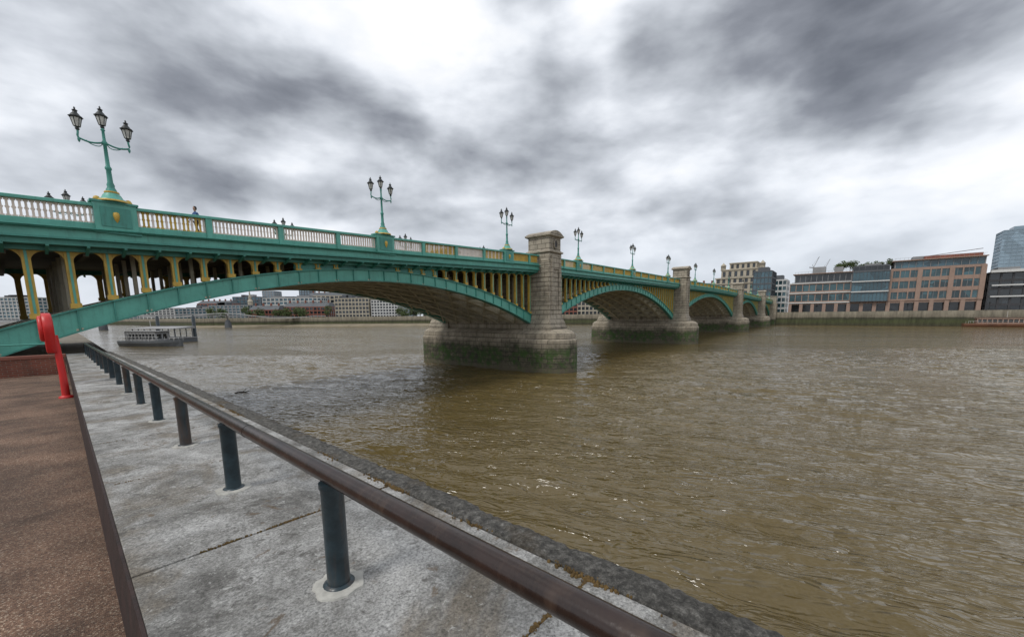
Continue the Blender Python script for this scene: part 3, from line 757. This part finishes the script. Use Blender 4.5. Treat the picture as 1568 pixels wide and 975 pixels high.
b=MB(); b.box(-3,3,0,6,-1,12,'beige'); b.box(-3.4,3.4,-.4,6.4,12,12.8,'beige'); b.lathe((0,3,12.8),[(2.4,0),(2.4,4),(2.8,4.2),(1.4,6),(1.4,9),(.9,10),(.05,19)],'beige',8,False)
b.obj('church_tower',None,((384-784)/626*430,430,H0))
b=MB(); A=Vector((-345,250,0)); B=Vector((-160,352,0))
Wd=(B-A); n=40
for i in range(n):
    p=A+Wd*(i/n);q=A+Wd*((i+1)/n); zf=lambda f: -1.0+3.2*math.sin(math.pi*f)
    p.z=zf(i/n); q.z=zf((i+1)/n); b.beam(p,q,4,.7,'grey')
    for o in (-4,4):
        nrm=Vector((-Wd.y,Wd.x,0)).normalized()*o
        c=lambda f: 1.6*math.cos(f*3*2*math.pi)+.3
        b.beam(p+nrm+Vector((0,0,c(i/n))),q+nrm+Vector((0,0,c((i+1)/n))),.35,.35,'whitep')
        if i%2==0: b.beam(p,p+nrm+Vector((0,0,c(i/n))),.2,.2,'grey')
for f in (.33,.67):
    p=A+Wd*f; z=zf(f)
    b.lathe((p.x,p.y,-9),[(2.6,0),(2.2,5),(1.2,7.5)],'slate',16)
    for o in (-5,5):
        nrm=Vector((-Wd.y,Wd.x,0)).normalized()*o
        b.beam((p.x,p.y,-2),p+nrm+Vector((0,0,z+1.8)),1.0,1.0,'grey')
b.obj('suspension_footbridge',None,(0,0,H0))
def boat(name,loc,rot,L,Bm,hull,cab):
    e=empty(name,loc,rot); b=MB(); rings=[]
    for i in range(13):
        f=i/12; x=-L/2+L*f; w=Bm/2*(1-.85*max(0,(f-.7)/.3)**2)*(1-.25*max(0,(.12-f)/.12)); zz=1.5+.5*max(0,(f-.6)/.4)
        rings.append([(x,-w*.75,-.5),(x,-w,zz*.6),(x,-w,zz),(x,w,zz),(x,w,zz*.6),(x,w*.75,-.5)])
    b.loft(rings,hull); b.obj('hull',e)
    b=MB(); facade(b,-L*.35,L*.18,-Bm*.35,Bm*.35,1.5,3.9,1,9,cab,'gl_dark',.2,.45,roof=None); b.box(-L*.37,L*.22,-Bm*.4,Bm*.4,4.05,4.2,cab)
    for x in frange(-L*.45,L*.45,1.5):
        for y in (-Bm*.42,Bm*.42): b.tube([(x,y*(1 if x<L*.25 else .6),1.5),(x,y*(1 if x<L*.25 else .6),2.6)],.04,'whitep',5)
    b.tube([(-L*.45,-Bm*.42,2.6),(L*.25,-Bm*.42,2.6)],.04,'whitep',5); b.tube([(0,0,4.2),(0,0,7)],.06,'whitep',5)
    b.obj('cabin_and_rails',e)
boat('river_boat',(-100,113,0),math.radians(-12),20,5,'slate','grey')
b=MB(); b.box(-13,6,3,10,-.6,1.3,'slate'); b.box(-13.2,6.2,2.8,10.2,1.3,1.5,'grey')
for x in frange(-12,5,2.4):
    b.box(x-.08,x+.08,3.6,3.8,1.5,4.3,'slate'); b.box(x-.08,x+.08,9.2,9.4,1.5,4.3,'slate')
b.loft([[(-12.5,3,4.3),(5.5,3,4.3),(5.5,10,4.3),(-12.5,10,4.3)],[(-12.5,3,4.4),(5.5,3,4.4),(5.5,10,5.0),(-12.5,10,5.0)]],'grey')
b.lathe((-11,11,-4),[(.5,0),(.5,12),(.1,12.6)],'postblue',12); b.lathe((4,11,-4),[(.5,0),(.5,12),(.1,12.6)],'postblue',12)
b.obj('pier_pontoon',None,(-112,126,0),math.radians(-12))
p=W(236,-88); boat('moored_barge',(p[0]-2,p[1]-2,0),RB,26,6,'hull','brown')
b=MB()
rings=[]
for i in range(9):
    f=i/8; x=1.5+3.6*f; w=1.8*(1-f)**.6+.05
    rings.append([(x,19-w,-8),(x,19-w,-6.8-.25*f),(x,19+w,-6.8-.25*f),(x,19+w,-8)])
b.loft(rings,'pierbase'); b.obj('foreshore_debris',None,O3,WROT)
for t in range(-110,-6,13):
    p=W(243.5,t); b=MB(); b.lathe((0,0,0),[(.18,0),(.1,.8),(.07,4),(.2,4.2),(.28,4.7),(.05,5)],'black',8); b.obj('embankment_lamp',None,(p[0],p[1],top))
for px,Y,h in ((1240,420,44),(1258,520,54)):
    X=(px-784)/626*Y; b=MB()
    b.beam((0,0,0),(0,0,h),.5,.5,'grey'); b.beam((0,0,h),(5,0,h+11),.35,.35,'grey'); b.beam((0,0,h),(-4,0,h+.5),.8,.8,'grey'); b.beam((0,0,h),(-1,0,h+3),.3,.3,'grey'); b.beam((-1,0,h+3),(5,0,h+11),.1,.1,'grey')
    b.obj('tower_crane',None,(X,Y,H0))
def trees(name,cs,rot=0,base=(0,0,0)):
    b=MB()
    for (x,y,z,h,r) in cs:
        b.tube([(x,y,z),(x+.1,y,z+h*.35),(x,y+.1,z+h*.6)],[r*.07,r*.05,r*.02],'bark',7)
        cl=[]
        for _ in range(7):
            a=random.random()*6.28; q=(x+math.cos(a)*r*.5,y+math.sin(a)*r*.5,z+h*random.uniform(.3,.8)); b.tube([(x,y,z+h*.25),q],[r*.04,r*.015],'bark',5); cl.append(q)
        cl.append((x,y,z+h*.85))
        for _ in range(650):
            c=random.choice(cl); v=Vector((random.gauss(0,1),random.gauss(0,1),random.gauss(0,.8))).normalized()*r*.55*random.random()**.4
            p=Vector(c)+v; s_=r*.09*random.uniform(.6,1.4)
            d1=Vector((random.gauss(0,1),random.gauss(0,1),random.gauss(0,1))).normalized()*s_; d2=d1.cross(Vector((random.gauss(0,1),random.gauss(0,1),1))).normalized()*s_
            b.add([p-d1,p+d2,p+d1,p-d2],[(0,1,2,3)],'foliage')
    return b.obj(name,None,base,rot)
trees('bank_trees',[((px-784)/626*345,345+random.uniform(0,4),top,random.uniform(7,11),random.uniform(3.5,5)) for px in (612,622,633,644,655,668,690,455,465,438,425,500,395,380,340,325)])
ro=[(22+random.uniform(-1,1)+i*2.3,12,22.6,random.uniform(3.6,6.2),random.uniform(1.8,2.8)) for i in range(10)]
trees('roof_garden_trees',ro,RB,(X0,Y0,H0))

# ------------------------------------------------------------------ world
wd=bpy.data.worlds.new('World'); S.world=wd; wd.use_nodes=True
n=wd.node_tree.nodes; l=wd.node_tree.links; n.clear()
out=n.new('ShaderNodeOutputWorld'); bg=n.new('ShaderNodeBackground'); l.new(bg.outputs[0],out.inputs[0])
sky=n.new('ShaderNodeTexSky'); sky.sky_type='NISHITA'; sky.sun_disc=False
SUNEL=math.radians(52); sdir=Vector((-.75,-.66)).normalized()
sky.sun_elevation=SUNEL; sky.sun_rotation=math.atan2(sdir.x,sdir.y)
tc=n.new('ShaderNodeTexCoord').outputs['Generated']
def vm(op,a,b=None):
    x=n.new('ShaderNodeVectorMath'); x.operation=op
    for s_,v in ((x.inputs[0],a),(x.inputs[1],b)):
        if v is None: continue
        if isinstance(v,tuple): s_.default_value=v
        else: l.new(v,s_)
    return x
STR=1.9
sc=vm('MULTIPLY',tc,(1,1,STR)); nd=vm('NORMALIZE',sc.outputs[0])
wn=n.new('ShaderNodeTexNoise'); wn.inputs['Scale'].default_value=4.0; wn.inputs['Detail'].default_value=4; wn.inputs['Roughness'].default_value=.55; l.new(nd.outputs[0],wn.inputs['Vector'])
w1=vm('SUBTRACT',wn.outputs['Color'],(.5,.5,.5)); w2=vm('MULTIPLY',w1.outputs[0],(.36,.36,.36)); wp=vm('ADD',nd.outputs[0],w2.outputs[0])
def blob(a,e,rad,wt):
    v=Vector((a,1,e)).normalized(); v=Vector((v.x,v.y,v.z*STR)).normalized()
    d=vm('DISTANCE',wp.outputs[0],tuple(v)); mr=n.new('ShaderNodeMapRange'); mr.interpolation_type='SMOOTHSTEP'
    mr.inputs[1].default_value=rad; mr.inputs[2].default_value=0; mr.inputs[3].default_value=0; mr.inputs[4].default_value=wt
    l.new(d.outputs['Value'],mr.inputs[0]); return mr.outputs[0]
acc=None
for a,e_,r,wt in [(-.38,.47,.24,1.0),(-.20,.41,.18,.8),(.22,.32,.20,1.0),(.05,.36,.15,.7),(.78,.72,.30,.9),(1.0,.74,.25,.5),(.74,.40,.20,.6),(-.87,.68,.24,.55),(-.72,.50,.16,.5),
        (-.74,.34,.24,.6),(.36,.58,.24,.6),(-.02,.60,.16,.4),(-.55,.27,.2,.5),(-1.05,.30,.14,.4),(.95,.50,.16,.3),
        (-.44,.23,.11,-.8),(.45,.22,.14,-.8),(.14,.68,.16,-.8),(-.13,.26,.12,-.7),(1.15,.38,.24,-.6),(-.50,.66,.2,-.6),(.55,.49,.12,-.7),(-.56,.40,.11,-.5),(.9,.28,.2,-.4),(-1.2,.5,.2,-.4)]:
    o=blob(a,e_,r,wt); acc=o if acc is None else math_(n,l,'ADD',acc,o)
sx=n.new('ShaderNodeSeparateXYZ'); l.new(tc,sx.inputs[0])
q0=vm('MULTIPLY',tc,(1,1,2.3)).outputs[0]
n1=noise(n,l,q0,3.6,9,.53,.12)
off_=vm('ADD',q0,(-.015,-.02,.085)); n1b=noise(n,l,off_.outputs[0],3.6,6,.50,.12)
dens=math_(n,l,'ADD',math_(n,l,'SUBTRACT',math_(n,l,'MULTIPLY',n1,1.7),.40),math_(n,l,'MULTIPLY',acc,.27))
rel=math_(n,l,'MULTIPLY',math_(n,l,'SUBTRACT',n1b,n1),1.35)
val=math_(n,l,'ADD',dens,rel)
cr=ramp(n,[(.18,(1.0,1.0,1.0)),(.36,(.82,.85,.90)),(.50,(.62,.65,.70)),(.66,(.43,.455,.495)),(.82,(.26,.275,.31)),(1.0,(.15,.16,.185))])
l.new(val,cr.inputs[0])
hz=n.new('ShaderNodeMapRange'); hz.interpolation_type='SMOOTHSTEP'; hz.inputs[1].default_value=.0; hz.inputs[2].default_value=.24; hz.inputs[3].default_value=.75; hz.inputs[4].default_value=0; l.new(sx.outputs[2],hz.inputs[0])
cl=mixc(n,l,hz.outputs[0],cr.outputs[0],(.64,.69,.77))
skc=mixc(n,l,1.0,sky.outputs[0],(.10,.10,.10),'MULTIPLY')
fin=mixc(n,l,.93,skc,cl)
l.new(fin,bg.inputs[0]); bg.inputs[1].default_value=1.12
sd=bpy.data.lights.new('sun','SUN'); sd.energy=1.5; sd.angle=math.radians(16); sd.color=(1,.96,.9)
so=bpy.data.objects.new('sun',sd); S.collection.objects.link(so)
dv=Vector((sdir.x*math.cos(SUNEL),sdir.y*math.cos(SUNEL),math.sin(SUNEL))); so.rotation_euler=dv.to_track_quat('Z','Y').to_euler(); so.location=(0,-10,60)
cd=bpy.data.cameras.new('camera'); cam=bpy.data.objects.new('camera',cd); S.collection.objects.link(cam); S.camera=cam
cd.sensor_width=36; cd.lens=14.23; cd.shift_y=.0536; cd.clip_end=9000; cd.clip_start=.05
R=Matrix.Rotation(math.radians(90-8.2),4,'X')@Matrix.Rotation(math.radians(-.6),4,'Z')
cam.matrix_world=Matrix.Translation((0,0,EYE))@R
S.view_settings.view_transform='Standard'; S.view_settings.look='None'; S.view_settings.exposure=0
